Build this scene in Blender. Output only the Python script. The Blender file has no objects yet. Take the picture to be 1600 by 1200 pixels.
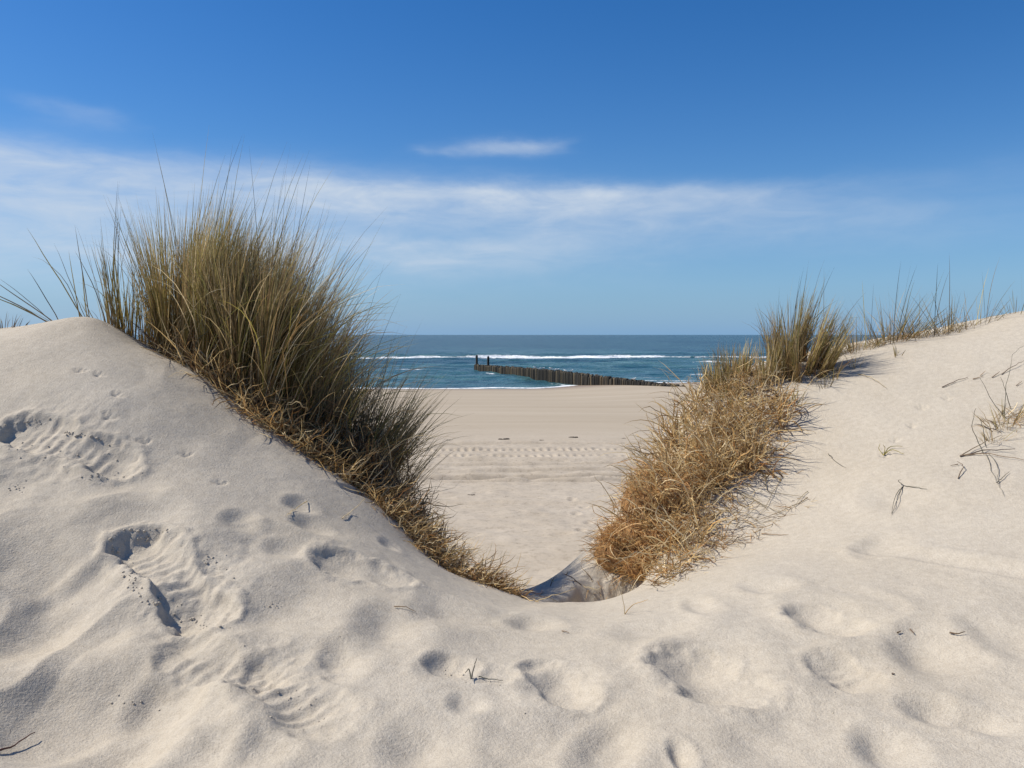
import bpy, math, random
import numpy as np
random.seed(7)
rng = np.random.default_rng(11)
sc = bpy.context.scene
R = math.radians

# ------------------------------------------------------------------ camera
CAMZ = 6.0
PITCH = R(3.525)
FPX = 1250.0                                  # focal length in pixels of a 1600 px wide frame
cd = bpy.data.cameras.new('camera')
cam = bpy.data.objects.new('camera', cd)
sc.collection.objects.link(cam)
cam.location = (0, 0, CAMZ)
cam.rotation_euler = (R(90) - PITCH, 0, 0)
cd.sensor_width = 36.0
cd.lens = 36.0 * FPX / 1600.0
cd.clip_start = 0.05
cd.clip_end = 60000
sc.camera = cam

# ------------------------------------------------------------------ world: clear sky with thin cirrus
SUN_EL, SUN_AZ = R(49), R(-83)                # azimuth measured from the view direction (+Y) towards +X
w = bpy.data.worlds.new('World')
sc.world = w
w.use_nodes = True
nt = w.node_tree
for n in list(nt.nodes):
    nt.nodes.remove(n)
def N(tree, typ, **kw):
    n = tree.nodes.new(typ)
    for k, v in kw.items():
        setattr(n, k, v)
    return n
def M(tree, op, a, b=None, c=None, clamp=False):
    n = tree.nodes.new('ShaderNodeMath')
    n.operation = op
    n.use_clamp = clamp
    for i, v in enumerate((a, b, c)):
        if v is None:
            continue
        if isinstance(v, (int, float)):
            n.inputs[i].default_value = v
        else:
            tree.links.new(v, n.inputs[i])
    return n.outputs[0]
sky = N(nt, 'ShaderNodeTexSky', sky_type='NISHITA', sun_disc=False)
sky.sun_elevation = SUN_EL
sky.sun_rotation = SUN_AZ
sky.altitude = 0
sky.air_density = 1.0
sky.dust_density = 0.35
sky.ozone_density = 3.0
hsv = N(nt, 'ShaderNodeHueSaturation')
hsv.inputs['Saturation'].default_value = 1.36
hsv.inputs['Value'].default_value = 1.0
nt.links.new(sky.outputs[0], hsv.inputs['Color'])
bg = N(nt, 'ShaderNodeBackground')
bg.inputs['Strength'].default_value = 0.070
wb = N(nt, 'ShaderNodeMix', data_type='RGBA', blend_type='MULTIPLY')   # the photograph's cool white balance
wb.inputs[0].default_value = 1.0
wb.inputs[7].default_value = (.80, .95, 1.16, 1)
nt.links.new(hsv.outputs[0], wb.inputs[6])
nt.links.new(wb.outputs[2], bg.inputs['Color'])
tc = N(nt, 'ShaderNodeTexCoord')
sp = N(nt, 'ShaderNodeSeparateXYZ')
nt.links.new(tc.outputs['Generated'], sp.inputs[0])
az = M(nt, 'ARCTAN2', sp.outputs[0], sp.outputs[1])
el = M(nt, 'ARCSINE', sp.outputs[2])
def wnoise(sx, sy, off, detail, rough, dist=0.0):
    cb = N(nt, 'ShaderNodeCombineXYZ')
    nt.links.new(M(nt, 'MULTIPLY', az, sx), cb.inputs[0])
    nt.links.new(M(nt, 'MULTIPLY', el, sy), cb.inputs[1])
    cb.inputs[2].default_value = off
    n = N(nt, 'ShaderNodeTexNoise')
    n.inputs['Scale'].default_value = 1.0
    n.inputs['Detail'].default_value = detail
    n.inputs['Roughness'].default_value = rough
    n.inputs['Distortion'].default_value = dist
    nt.links.new(cb.outputs[0], n.inputs['Vector'])
    return n.outputs['Fac']
warp = M(nt, 'MULTIPLY', M(nt, 'SUBTRACT', wnoise(5, 14, 3.3, 6, .65), .5), .035)
el2 = M(nt, 'ADD', el, warp)
warpa = M(nt, 'MULTIPLY', M(nt, 'SUBTRACT', wnoise(5, 14, 9.1, 4, .6), .5), .28)
az2 = M(nt, 'ADD', az, warpa)
def bank(a, e, wa, he_lo, he_hi, amp):
    """one cirrus bank: soft in azimuth, a sharper upper edge than lower edge"""
    da = M(nt, 'DIVIDE', M(nt, 'SUBTRACT', az2, R(a)), R(wa))
    de = M(nt, 'SUBTRACT', el2, R(e))
    up = M(nt, 'DIVIDE', M(nt, 'MAXIMUM', de, 0.0), R(he_hi))
    lo = M(nt, 'DIVIDE', M(nt, 'MINIMUM', de, 0.0), R(he_lo))
    s = M(nt, 'ADD', M(nt, 'POWER', M(nt, 'ABSOLUTE', da), 3.0),
          M(nt, 'ADD', M(nt, 'MULTIPLY', up, up), M(nt, 'MULTIPLY', lo, lo)))
    return M(nt, 'MULTIPLY', M(nt, 'EXPONENT', M(nt, 'MULTIPLY', s, -1.0)), amp)
parts = [bank(-50, 10.2, 38, 8.0, 1.3, 1.15), bank(1, 9.6, 20, 1.9, .75, 1.15), bank(-9, 6.0, 16, 1.6, .9, .62),
         bank(0, 12.9, 4.5, .5, .5, .55), bank(16, 7.6, 15, 1.8, 1.0, .48), bank(-28, 13.6, 3.5, .8, .5, .25),
         bank(95, 9.0, 50, 3.0, 2.0, .5), bank(175, 10, 40, 4, 2, .6), bank(-140, 9, 40, 4, 2, .6)]
dens = parts[0]
for p_ in parts[1:]:
    dens = M(nt, 'ADD', dens, p_)
tex = M(nt, 'MULTIPLY_ADD', wnoise(11, 40, 1.7, 8, .6, .5), 1.65, -.26)
tex2 = M(nt, 'MULTIPLY_ADD', wnoise(3, 16, 5.5, 3, .5), 1.2, .1)
dens = M(nt, 'MULTIPLY', dens, M(nt, 'MULTIPLY', M(nt, 'ADD', tex, .35), tex2), clamp=True)
veil = M(nt, 'MULTIPLY', M(nt, 'EXPONENT', M(nt, 'MULTIPLY', M(nt, 'ABSOLUTE', el), -9.0)), .80)
cl = N(nt, 'ShaderNodeBackground')
cl.inputs['Color'].default_value = (.70, .80, .93, 1)
cl.inputs['Strength'].default_value = 0.62
hz = N(nt, 'ShaderNodeBackground')                # pale blue air low over the horizon, all the way round
hz.inputs['Color'].default_value = (.135, .285, .50, 1)
hz.inputs['Strength'].default_value = 1.0
mh = N(nt, 'ShaderNodeMixShader')
nt.links.new(veil, mh.inputs[0])
nt.links.new(bg.outputs[0], mh.inputs[1])
nt.links.new(hz.outputs[0], mh.inputs[2])
mx = N(nt, 'ShaderNodeMixShader')
nt.links.new(dens, mx.inputs[0])
nt.links.new(mh.outputs[0], mx.inputs[1])
nt.links.new(cl.outputs[0], mx.inputs[2])
wo = N(nt, 'ShaderNodeOutputWorld')
nt.links.new(mx.outputs[0], wo.inputs['Surface'])

# ------------------------------------------------------------------ sun, exposure
sd = bpy.data.lights.new('sun', 'SUN')
sd.energy = 3.9
sd.angle = R(0.53)
sd.color = (1.0, .95, .87)
sun = bpy.data.objects.new('sun', sd)
sc.collection.objects.link(sun)
sv = np.array([math.sin(SUN_AZ) * math.cos(SUN_EL), math.cos(SUN_AZ) * math.cos(SUN_EL), math.sin(SUN_EL)])
from mathutils import Vector
sun.rotation_euler = Vector(sv).to_track_quat('Z', 'Y').to_euler()
sun.location = (-12, 2, 14)
vs = sc.view_settings
vs.view_transform = 'Standard'
vs.look = 'None'
vs.exposure = 0.45
vs.gamma = 1.0
vs.use_curve_mapping = False

# ------------------------------------------------------------------ helpers
COL = sc.collection
def tag(o, label=None, cat=None, group=None, kind=None):
    if label: o['label'] = label
    if cat: o['category'] = cat
    if group: o['group'] = group
    if kind: o['kind'] = kind
    return o
def link(name, me, mat=None, parent=None):
    o = bpy.data.objects.new(name, me)
    COL.objects.link(o)
    if mat is not None and me is not None and not me.materials:
        me.materials.append(mat)
    if parent is not None:
        o.parent = parent
    return o
def empty(name, loc):
    o = bpy.data.objects.new(name, None)
    o.empty_display_size = .1
    o.location = loc
    COL.objects.link(o)
    return o
def mesh_from(name, v, quads=None, tris=None, smooth=True, tint=None):
    me = bpy.data.meshes.new(name)
    v = np.asarray(v, np.float32)
    nq = 0 if quads is None else len(quads)
    ntr = 0 if tris is None else len(tris)
    idx = []
    if nq: idx.append(np.asarray(quads, np.int32).ravel())
    if ntr: idx.append(np.asarray(tris, np.int32).ravel())
    idx = np.concatenate(idx)
    me.vertices.add(len(v)); me.vertices.foreach_set('co', v.ravel())
    me.loops.add(len(idx)); me.loops.foreach_set('vertex_index', idx)
    me.polygons.add(nq + ntr)
    st = np.concatenate([np.arange(nq) * 4, nq * 4 + np.arange(ntr) * 3]).astype(np.int32)
    me.polygons.foreach_set('loop_start', st)
    me.polygons.foreach_set('use_smooth', np.full(nq + ntr, smooth))
    if tint is not None:
        a = me.attributes.new('tint', 'FLOAT_COLOR', 'POINT')
        t = np.ones((len(v), 4), np.float32); t[:, :3] = tint
        a.data.foreach_set('color', t.ravel())
    me.update(calc_edges=True)
    me.validate()
    return me
def grid_quads(nx, ny):
    i = np.arange(ny - 1)[:, None] * nx + np.arange(nx - 1)[None, :]
    i = i.ravel()
    return np.stack([i, i + 1, i + 1 + nx, i + nx], 1)
def vnoise(x, y, seed=0):
    """smooth value noise in [-1,1]"""
    xi = np.floor(x).astype(np.int64); yi = np.floor(y).astype(np.int64)
    xf = x - xi; yf = y - yi
    u = xf * xf * xf * (xf * (xf * 6 - 15) + 10); v = yf * yf * yf * (yf * (yf * 6 - 15) + 10)
    def h(a, b):
        n = (a * 374761393 + b * 668265263 + seed * 974711) & 0x7fffffff
        n = ((n ^ (n >> 13)) * 1274126177) & 0x7fffffff
        n = n ^ (n >> 16)
        return (n & 0xffff) / 32767.5 - 1
    return ((h(xi, yi) * (1 - u) + h(xi + 1, yi) * u) * (1 - v) + (h(xi, yi + 1) * (1 - u) + h(xi + 1, yi + 1) * u) * v)
def fbm(x, y, octv=4, seed=0, gain=.5):
    s = 0; a = 1
    for k in range(octv):
        s = s + a * vnoise(x * 2 ** k + 17.3 * k, y * 2 ** k - 9.7 * k, seed + k)
        a *= gain
    return s
def sstep(a, b, x):
    t = np.clip((x - a) / (b - a), 0, 1)
    return t * t * (3 - 2 * t)
cp, sp_ = math.cos(PITCH), math.sin(PITCH)
def ray(px, py):
    """slope of the sight line: x and z change per metre forward"""
    u = (np.asarray(px, float) - 800) / FPX; v = (600 - np.asarray(py, float)) / FPX
    fy = cp + v * sp_; fz = -sp_ + v * cp
    return u / fy, fz / fy
def P(px, py, d):
    a, b = ray(px, py)
    return (a * d, d, CAMZ + b * d)

# ------------------------------------------------------------------ dune height function
ctrl = [P(*t) for t in (
    (0, 1200, 2.05), (400, 1200, 2.1), (800, 1200, 2.15), (1200, 1200, 2.15), (1600, 1200, 2.1),
    (0, 1000, 2.75), (0, 800, 3.4), (0, 650, 4.1), (0, 521, 5.1), (50, 506, 5.15), (100, 497, 5.2), (150, 502, 5.2),
    (300, 1000, 2.85), (300, 850, 3.4), (300, 700, 4.2), (300, 580, 5.1), (200, 530, 5.2),
    (150, 640, 4.2), (150, 560, 4.7),
    (600, 1000, 2.95), (600, 880, 3.75), (600, 792, 4.7), (500, 716, 4.9), (400, 650, 5.0), (700, 886, 4.55),
    (770, 918, 4.45), (800, 1000, 3.1), (800, 948, 3.9), (830, 940, 4.2), (880, 942, 4.2), (940, 940, 4.2),
    (1000, 1000, 3.1), (1200, 1000, 3.0), (1200, 900, 3.75), (1400, 900, 3.6), (1600, 900, 3.4),
    (1040, 906, 4.35), (1150, 850, 4.65), (1250, 780, 5.0), (1400, 750, 4.8), (1600, 700, 4.8),
    (1400, 620, 5.8), (1400, 532, 6.8), (1600, 490, 6.6), (1500, 520, 6.7), (1290, 562, 6.7), (1230, 612, 6.25),
    (1180, 700, 5.75), (1100, 800, 5.1), (1000, 830, 5.1), (1150, 650, 6.15), (1080, 615, 6.7), (1050, 690, 6.2),
    (970, 790, 5.5), (950, 870, 5.0),
    (900, 936, 4.7), (860, 908, 5.6), (900, 900, 6.0), (780, 915, 5.3), (1180, 560, 7.1))]
ctrl += [(0, 0, 4.92), (0, -4, 5.1), (-3, 0, 5.15), (3, 0, 5.05), (-5, 4, 5.75), (-5, 6, 6.15), (-8, 5, 6.2), (-8, 0, 5.8),
         (7, 6.5, 6.25), (7, 2, 5.7), (8.5, 8, 6.4), (5, 3.5, 5.35), (-6, -5, 5.6), (6, -5, 5.6),
         (-3, 6.6, 5.9), (-1.6, 6.6, 5.3), (-.5, 6.6, 4.7), (.3, 7.2, 4.1), (-5, 8, 6.0), (2.9, 8.5, 5.7), (5, 8.5, 6.0), (1.4, 8, 5.3)]
ctrl = np.array(ctrl)
def _tps(d2):
    return .5 * d2 * np.log(d2 + 1e-9)
_n = len(ctrl)
_A = np.zeros((_n + 3, _n + 3))
_d2 = ((ctrl[:, None, :2] - ctrl[None, :, :2]) ** 2).sum(-1)
_A[:_n, :_n] = _tps(_d2) + np.eye(_n) * .004
_A[:_n, _n] = 1; _A[:_n, _n + 1:] = ctrl[:, :2]
_A[_n, :_n] = 1; _A[_n + 1:, :_n] = ctrl[:, :2].T
_w = np.linalg.solve(_A, np.concatenate([ctrl[:, 2], [0, 0, 0]]))
def rbf(x, y):
    z = _w[_n] + _w[_n + 1] * x + _w[_n + 2] * y
    for k in range(_n):
        z = z + _w[k] * _tps((x - ctrl[k, 0]) ** 2 + (y - ctrl[k, 1]) ** 2)
    return z
ED = np.array([(-150, 9), (-30, 7.6), (-8, 6.5), (-4, 6.0), (-2.8, 5.75), (-1.6, 5.4), (-.8, 5.1), (-.35, 5.0), (0, 5.6), (.3, 6.0), (.6, 6.05),
               (1.0, 6.3), (1.5, 6.9), (2.2, 7.3), (2.9, 7.6), (4.5, 7.9), (8, 8.4), (30, 9.5), (150, 11)])
def edge_y(x):
    return np.interp(x, ED[:, 0], ED[:, 1])
def base_h(x, y):
    x = np.asarray(x, float); y = np.asarray(y, float)
    r = np.sqrt((x / 1.0) ** 2 + (y - 3) ** 2)
    k = sstep(7.0, 11.0, r)
    xc = np.clip(x, -11, 11); yc = np.clip(y, -9, 12)
    out = 6.0 + .7 * fbm(x * .09 + 4, y * .09, 3, 5)
    z = np.where(k < 1, rbf(xc, yc) * (1 - k), 0) + out * k
    s = (y - edge_y(x)) * .85
    sl = .95
    fall = sl * .16 * np.logaddexp(0, s / .16)
    return z - np.clip(fall, 0, 5)
def raymarch(f, px, py, d0=1.6, d1=9.0, n=420):
    a, b = ray(px, py)
    a = np.atleast_1d(a); b = np.atleast_1d(b)
    out = np.full(len(a), np.nan); pd = np.full(len(a), d0)
    for d in np.linspace(d0, d1, n):
        hit = np.isnan(out) & (CAMZ + b * d < f(a * d, np.full(len(a), d)))
        out[hit] = d
    return np.stack([a * out, out], 1)

# hollows that feet and wind left in the sand: pixel seen, half size across and along, turn, depth
HOL = [(1095, 1052, 68, 46, 10, .060), (1285, 966, 52, 27, -5, .060), (1318, 1052, 42, 28, 20, .030), (1445, 1018, 52, 32, 25, .045),
       (1370, 855, 34, 16, 40, .030), (1530, 885, 26, 60, -35, .032), (1190, 914, 30, 13, -20, .028), (1092, 950, 20, 20, 0, .022),
       (1375, 1168, 40, 34, 20, .036), (1475, 1112, 60, 20, 35, .040), (1060, 1188, 18, 24, 0, .030), (1240, 1125, 70, 30, 0, .022),
       (1560, 1000, 45, 30, 0, .022), (1400, 780, 40, 20, 0, .03), (1560, 1130, 50, 35, 20, .03), (1180, 1165, 60, 35, 0, .02),
       (550, 892, 60, 30, 15, .020), (600, 990, 50, 32, -10, .042), (695, 960, 48, 22, 0, .036), (828, 974, 34, 15, 15, .036),
       (693, 1046, 34, 20, 15, .030), (872, 1072, 44, 28, 35, .046), (725, 1110, 24, 15, 0, .020), (660, 1172, 60, 40, 0, .045),
       (950, 1170, 44, 44, 30, .036), (1010, 990, 60, 18, -15, .026), (525, 1042, 34, 30, 0, .030), (910, 1130, 90, 40, 0, .02),
       (800, 1170, 60, 40, 0, .022), (460, 1130, 70, 36, 10, .030),
       (215, 862, 52, 34, -20, .018), (300, 930, 62, 46, -30, .018), (285, 990, 60, 34, -20, .034), (62, 970, 95, 52, -10, .075),
       (445, 948, 66, 32, -5, .040), (350, 1052, 64, 22, 12, .045), (90, 1120, 150, 70, -15, .090), (190, 1178, 70, 40, 0, .055),
       (305, 1182, 50, 36, 20, .040), (95, 690, 120, 40, 8, .030), (180, 748, 48, 14, 5, .034), (30, 760, 70, 30, 0, .045),
       (465, 788, 20, 9, 20, .030), (480, 820, 26, 9, 5, .030), (440, 856, 26, 9, 5, .026), (552, 764, 12, 14, 30, .030),
       (372, 818, 22, 10, 15, .026), (605, 850, 14, 8, 0, .02), (120, 915, 26, 24, 30, .03), (400, 1180, 40, 30, 0, .03),
       (10, 890, 60, 30, 0, .04), (250, 1090, 50, 30, 0, .03)]
_hp = raymarch(base_h, [h[0] for h in HOL], [h[1] for h in HOL])
# shoe prints that still show their outline: two ends of the sole, half width in metres, depth, sharpness, tread depth
PRINT = [((222, 852), (312, 962), .105, .044, .12, .0042), ((40, 672), (175, 716), .110, .040, .14, .0042), ((525, 880), (610, 905), .095, .026, .20, .0),
         ((415, 1060), (500, 1125), .110, .013, .16, .0045), ((1075, 1040), (1135, 1080), .130, .020, .22, .0), ((1265, 958), (1315, 978), .090, .016, .2, .0),
         ((700, 1048), (775, 1062), .070, .010, .20, .003), ((850, 1050), (895, 1095), .080, .016, .2, .0), ((1300, 1040), (1340, 1066), .080, .011, .16, .0035),
         ((290, 1030), (400, 1070), .090, .016, .18, .004)]
_pa = raymarch(base_h, [q[0][0] for q in PRINT], [q[0][1] for q in PRINT])
_pb = raymarch(base_h, [q[1][0] for q in PRINT], [q[1][1] for q in PRINT])
_pp = list(zip(_pa, _pb))
_pc = raymarch(base_h, [290, 100, 430], [905, 690, 1060])
def micro(x, y):
    """footprints, wind hollows and churned sand on the dune top"""
    z = np.zeros_like(x)
    wob = .17 * fbm(x * 4.5, y * 4, 2, 21, .5)
    for (px, py, rx, ry, ang, dep), (cx, cy) in zip(HOL, _hp):
        if np.isnan(cx):
            continue
        ax = rx / FPX * cy; ay = ry / FPX * cy / max(.36, min(.62, 1.28 / cy))
        m = (np.abs(x - cx) < 3.2 * max(ax, ay)) & (np.abs(y - cy) < 3.2 * max(ax, ay))
        if not m.any():
            continue
        dx = x[m] - cx; dy = y[m] - cy
        a = R(-ang); c, s = math.cos(a), math.sin(a)
        u = (dx * c + dy * s) / ax; v = (-dx * s + dy * c) / ay
        r = np.sqrt(np.where(u < 0, u * 1.10, u * .72) ** 2 + (v * .85) ** 2) + wob[m]     # steep left wall, drifted in on the right
        bowl = -np.exp(-(np.clip(r, 0, 9) / .78) ** 2.6)
        rim = .16 * np.exp(-((r - 1.35) / .35) ** 2)
        z[m] += dep * .82 * (bowl + rim)
    edge = .16 * fbm(x * 16, y * 16, 3, 81, .6)
    for (pa, pb, hw, dep, sharp, tread), (A, B) in zip(PRINT, _pp):
        c0 = (A + B) / 2; rad = np.linalg.norm(B - A) / 2 + 3 * hw
        m = (np.abs(x - c0[0]) < rad) & (np.abs(y - c0[1]) < rad)
        if not m.any():
            continue
        ax_ = (B - A) / np.linalg.norm(B - A); ln = np.linalg.norm(B - A)
        dx = x[m] - A[0]; dy = y[m] - A[1]
        t_ = np.clip((dx * ax_[0] + dy * ax_[1]) / ln, 0, 1)
        q = np.hypot(dx - t_ * ln * ax_[0], dy - t_ * ln * ax_[1]) / (hw * (1 - .24 * np.exp(-((t_ - .58) / .16) ** 2)))   # narrow at the arch
        q = q + edge[m]
        right = sstep(-.6, .8, (dx - t_ * ln * ax_[0]) / hw)
        inside = 1 / (1 + np.exp((q - .95) / (sharp * (.6 + 1.3 * right))))
        z[m] += -dep * inside * (.85 + .3 * np.cos(t_ * 6.28)) + dep * .42 * np.exp(-((q - 1.35) / .28) ** 2)
        if tread:
            z[m] += tread * inside * np.sin(t_ * ln / .028 * 6.28 * .5 + 2 * edge[m]) * (.5 + .5 * np.sign(edge[m] + .05))
    near = 1 - sstep(3.6, 4.6, y + .35 * np.abs(x))
    churn = np.clip(.35 + .65 * near, 0, 1) * (.55 + .45 * sstep(.2, -1.2, x))
    z += churn * (.023 * fbm(x * 2.2, y * 1.9, 2, 31) + .003 * fbm(x * 9, y * 8, 2, 37, .5))
    rid = 1 - np.abs(fbm(x * 1.6 + 3, y * 1.5, 2, 41))
    z += churn * (.03 + .035 * sstep(.3, -1, x)) * np.clip(rid - .5, 0, 1)
    z += .003 * fbm(x * 5, y * 5, 2, 51) + .0008 * fbm(x * 34, y * 30, 2, 61)
    # wind scoured pit just behind the lip of the notch
    u = ((x - .47) * .78 + (y - 4.66) * .62) / .40; v_ = (-(x - .47) * .62 + (y - 4.66) * .78) / .21
    pit = 1 / (1 + np.exp((np.sqrt(u * u + v_ * v_) + .12 * fbm(x * 9, y * 9, 3, 83) - .85) / .14))
    z += pit * (-.38 + .03 * fbm(x * 11, y * 11, 3, 84))
    # trodden, crumbled floors of the two big prints on the left
    for q, rr in zip(_pc, (.26, .30, .2)):
        m = np.exp(-(((x - q[0]) / rr) ** 2 + ((y - q[1]) / rr) ** 2))
        z += m * .008 * np.clip(fbm(x * 22, y * 22, 3, 71, .6), -.5, 1.2)
    return z
# bird tracks: short three toed prints
TR = []
_tp = ((178, 622, 20), (166, 655, 10), (225, 694, -30), (150, 590, 15), (122, 585, 0), (290, 715, -25), (345, 760, -30), (1400, 690, 20), (1440, 640, 30), (1385, 715, 20), (1425, 668, 30), (1480, 625, 30))
for q, (px, py, a) in zip(raymarch(base_h, [t[0] for t in _tp], [t[1] for t in _tp]), _tp):
    if not np.isnan(q[0]):
        TR.append((q[0], q[1], R(a)))
def tracks(x, y):
    z = np.zeros_like(x)
    for cx, cy, a in TR:
        m = (np.abs(x - cx) < .09) & (np.abs(y - cy) < .09)
        if not m.any():
            continue
        dx = x[m] - cx; dy = y[m] - cy
        for t in (-.75, 0, .75):
            ux, uy = math.sin(a + t), math.cos(a + t)
            al = dx * ux + dy * uy; pr = dx * uy - dy * ux
            k = np.exp(-(pr / .008) ** 2) * sstep(-.005, .005, al) * (1 - sstep(.04, .06, al))
            z[m] -= .011 * k
    return z
def dune_h(x, y):
    x = np.asarray(x, float); y = np.asarray(y, float)
    return base_h(x, y) + micro(x, y) * (1 - sstep(6.5, 9, np.hypot(x, y - 2))) * (1 - .8 * sstep(-.1, .25, y - edge_y(x)))

def stretch(a0, a1, step, lo, hi, g):
    c = list(np.arange(a0, a1 + 1e-6, step))
    s = step; v = c[-1]; up = []
    while v < hi:
        s *= g; v += s; up.append(v)
    s = step; v = c[0]; dn = []
    while v > lo:
        s *= g; v -= s; dn.append(v)
    return np.array(dn[::-1] + c + up)
def geo(a0, a1, k, lo, hi, g):
    c = [a0]
    while c[-1] < a1:
        c.append(c[-1] * (1 + k))
    s = c[-1] * k; v = c[-1]; up = []
    while v < hi:
        s *= g; v += s; up.append(v)
    s = a0 * k; v = a0; dn = []
    while v > lo:
        s *= g; v -= s; dn.append(v)
    return np.array(dn[::-1] + c + up)
gx = stretch(-2.9, 4.5, .0085, -110, 110, 1.09)
gy = geo(1.75, 7.2, .0031, -22, 14, 1.07)
X, Y = np.meshgrid(gx, gy)
Z = dune_h(X, Y) + tracks(X, Y)
# height lookup for everything that stands on the dune
def ground(x, y):
    x = np.atleast_1d(np.asarray(x, float)); y = np.atleast_1d(np.asarray(y, float))
    i = np.clip(np.searchsorted(gx, x) - 1, 0, len(gx) - 2); j = np.clip(np.searchsorted(gy, y) - 1, 0, len(gy) - 2)
    u = (x - gx[i]) / (gx[i + 1] - gx[i]); v = (y - gy[j]) / (gy[j + 1] - gy[j])
    return (Z[j, i] * (1 - u) + Z[j, i + 1] * u) * (1 - v) + (Z[j + 1, i] * (1 - u) + Z[j + 1, i + 1] * u) * v

# ------------------------------------------------------------------ materials
def mat_new(name):
    m = bpy.data.materials.new(name)
    m.use_nodes = True
    t = m.node_tree
    return m, t, t.nodes['Principled BSDF']
def noise(t, vec, scale, detail=3, rough=.5, dist=0):
    n = N(t, 'ShaderNodeTexNoise')
    n.inputs['Scale'].default_value = scale
    n.inputs['Detail'].default_value = detail
    n.inputs['Roughness'].default_value = rough
    n.inputs['Distortion'].default_value = dist
    t.links.new(vec, n.inputs['Vector'])
    return n.outputs['Fac']
def ramp(t, fac, stops):
    r = N(t, 'ShaderNodeValToRGB')
    while len(r.color_ramp.elements) < len(stops):
        r.color_ramp.elements.new(.5)
    for e, (p, c) in zip(r.color_ramp.elements, stops):
        e.position = p
        e.color = (*c, 1) if len(c) == 3 else c
    t.links.new(fac, r.inputs[0])
    return r.outputs[0]
def mixc(t, fac, a, b, mode='MIX'):
    n = N(t, 'ShaderNodeMix', data_type='RGBA', blend_type=mode)
    for sock, v in ((n.inputs[0], fac), (n.inputs[6], a), (n.inputs[7], b)):
        if isinstance(v, (int, float)):
            sock.default_value = v
        elif isinstance(v, tuple):
            sock.default_value = (*v, 1)
        else:
            t.links.new(v, sock)
    return n.outputs[2]
def bump(t, h, strength, dist, prev=None):
    b = N(t, 'ShaderNodeBump')
    b.inputs['Strength'].default_value = strength
    b.inputs['Distance'].default_value = dist
    t.links.new(h, b.inputs['Height'])
    if prev is not None:
        t.links.new(prev, b.inputs['Normal'])
    return b.outputs[0]
def obj_vec(t):
    return N(t, 'ShaderNodeTexCoord').outputs['Object']

msand, t, b = mat_new('dune_sand')
v = obj_vec(t)
c1 = ramp(t, noise(t, v, 1.3, 4, .6), [(.3, (.475, .415, .322)), (.7, (.512, .454, .362))])
c2 = ramp(t, noise(t, v, 210, 2, .7), [(.30, (.78, .76, .74)), (.5, (1, 1, 1)), (.72, (1.07, 1.06, 1.06))])
c3 = ramp(t, noise(t, v, 30, 3, .6), [(.35, (.93, .92, .91)), (.65, (1.04, 1.04, 1.04))])
t.links.new(mixc(t, 1.0, mixc(t, 1.0, c1, c2, 'MULTIPLY'), c3, 'MULTIPLY'), b.inputs['Base Color'])
b.inputs['Roughness'].default_value = .95
b.inputs['Specular IOR Level'].default_value = .15
bn = bump(t, noise(t, v, 95, 3, .6), .50, .008)
bn = bump(t, noise(t, v, 280, 2, .7), .5, .003, bn)
t.links.new(bn, b.inputs['Normal'])

mbeach, t, b = mat_new('beach_sand')
v = obj_vec(t)
sx = N(t, 'ShaderNodeSeparateXYZ'); t.links.new(v, sx.inputs[0])
mp = N(t, 'ShaderNodeMapping'); mp.inputs['Scale'].default_value = (.05, .45, 1); t.links.new(v, mp.inputs[0])
streak = noise(t, mp.outputs[0], 1.0, 5, .6, .3)
yy = M(t, 'ADD', sx.outputs[1], M(t, 'MULTIPLY', M(t, 'SUBTRACT', streak, .5), 7.0))
damp = M(t, 'DIVIDE', M(t, 'SUBTRACT', yy, 24.0), 10.0, clamp=True)
wet = M(t, 'DIVIDE', M(t, 'SUBTRACT', yy, 80.0), 10.0, clamp=True)
dry = ramp(t, noise(t, v, .9, 5, .6), [(.3, (.42, .352, .262)), (.7, (.475, .405, .312))])
spk = ramp(t, noise(t, v, 9, 4, .75), [(.28, (.70, .68, .66)), (.48, (1, 1, 1)), (.8, (1.06, 1.05, 1.04))])
dry = mixc(t, 1.0, dry, spk, 'MULTIPLY')
dm = ramp(t, streak, [(.3, (.375, .305, .215)), (.7, (.448, .374, .275))])
cc = mixc(t, damp, dry, dm)
cc = mixc(t, M(t, 'MULTIPLY', wet, .75), cc, (.23, .165, .115))
t.links.new(cc, b.inputs['Base Color'])
t.links.new(M(t, 'SUBTRACT', .95, M(t, 'MULTIPLY', wet, .45)), b.inputs['Roughness'])
b.inputs['Specular IOR Level'].default_value = .2
bn = bump(t, noise(t, v, 5, 4, .6), .5, .03)
bn = bump(t, noise(t, v, 26, 3, .6), .5, .008, bn)
t.links.new(bn, b.inputs['Normal'])

msea, t, b = mat_new('sea_water')
v = obj_vec(t)
mp = N(t, 'ShaderNodeMapping'); mp.inputs['Scale'].default_value = (.010, .03, 1); t.links.new(v, mp.inputs[0])
big = noise(t, mp.outputs[0], 1.0, 4, .6, .4)
mp2 = N(t, 'ShaderNodeMapping'); mp2.inputs['Scale'].default_value = (.10, .085, 1); t.links.new(v, mp2.inputs[0])
mp3 = N(t, 'ShaderNodeMapping'); mp3.inputs['Scale'].default_value = (.016, .0055, 1); t.links.new(v, mp3.inputs[0])
sm = noise(t, mp2.outputs[0], 1.0, 5, .65, .3)
far = noise(t, mp3.outputs[0], 1.0, 6, .7, .3)
wc = ramp(t, M(t, 'ADD', M(t, 'MULTIPLY', big, .30), M(t, 'ADD', M(t, 'MULTIPLY', sm, .40), M(t, 'MULTIPLY', far, .30))), [(.40, (.012, .050, .076)), (.50, (.034, .102, .122)), (.60, (.092, .185, .180))])  # teal tones, with wavelet light and shade painted in as streaks
sy = N(t, 'ShaderNodeSeparateXYZ'); t.links.new(v, sy.inputs[0])
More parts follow.
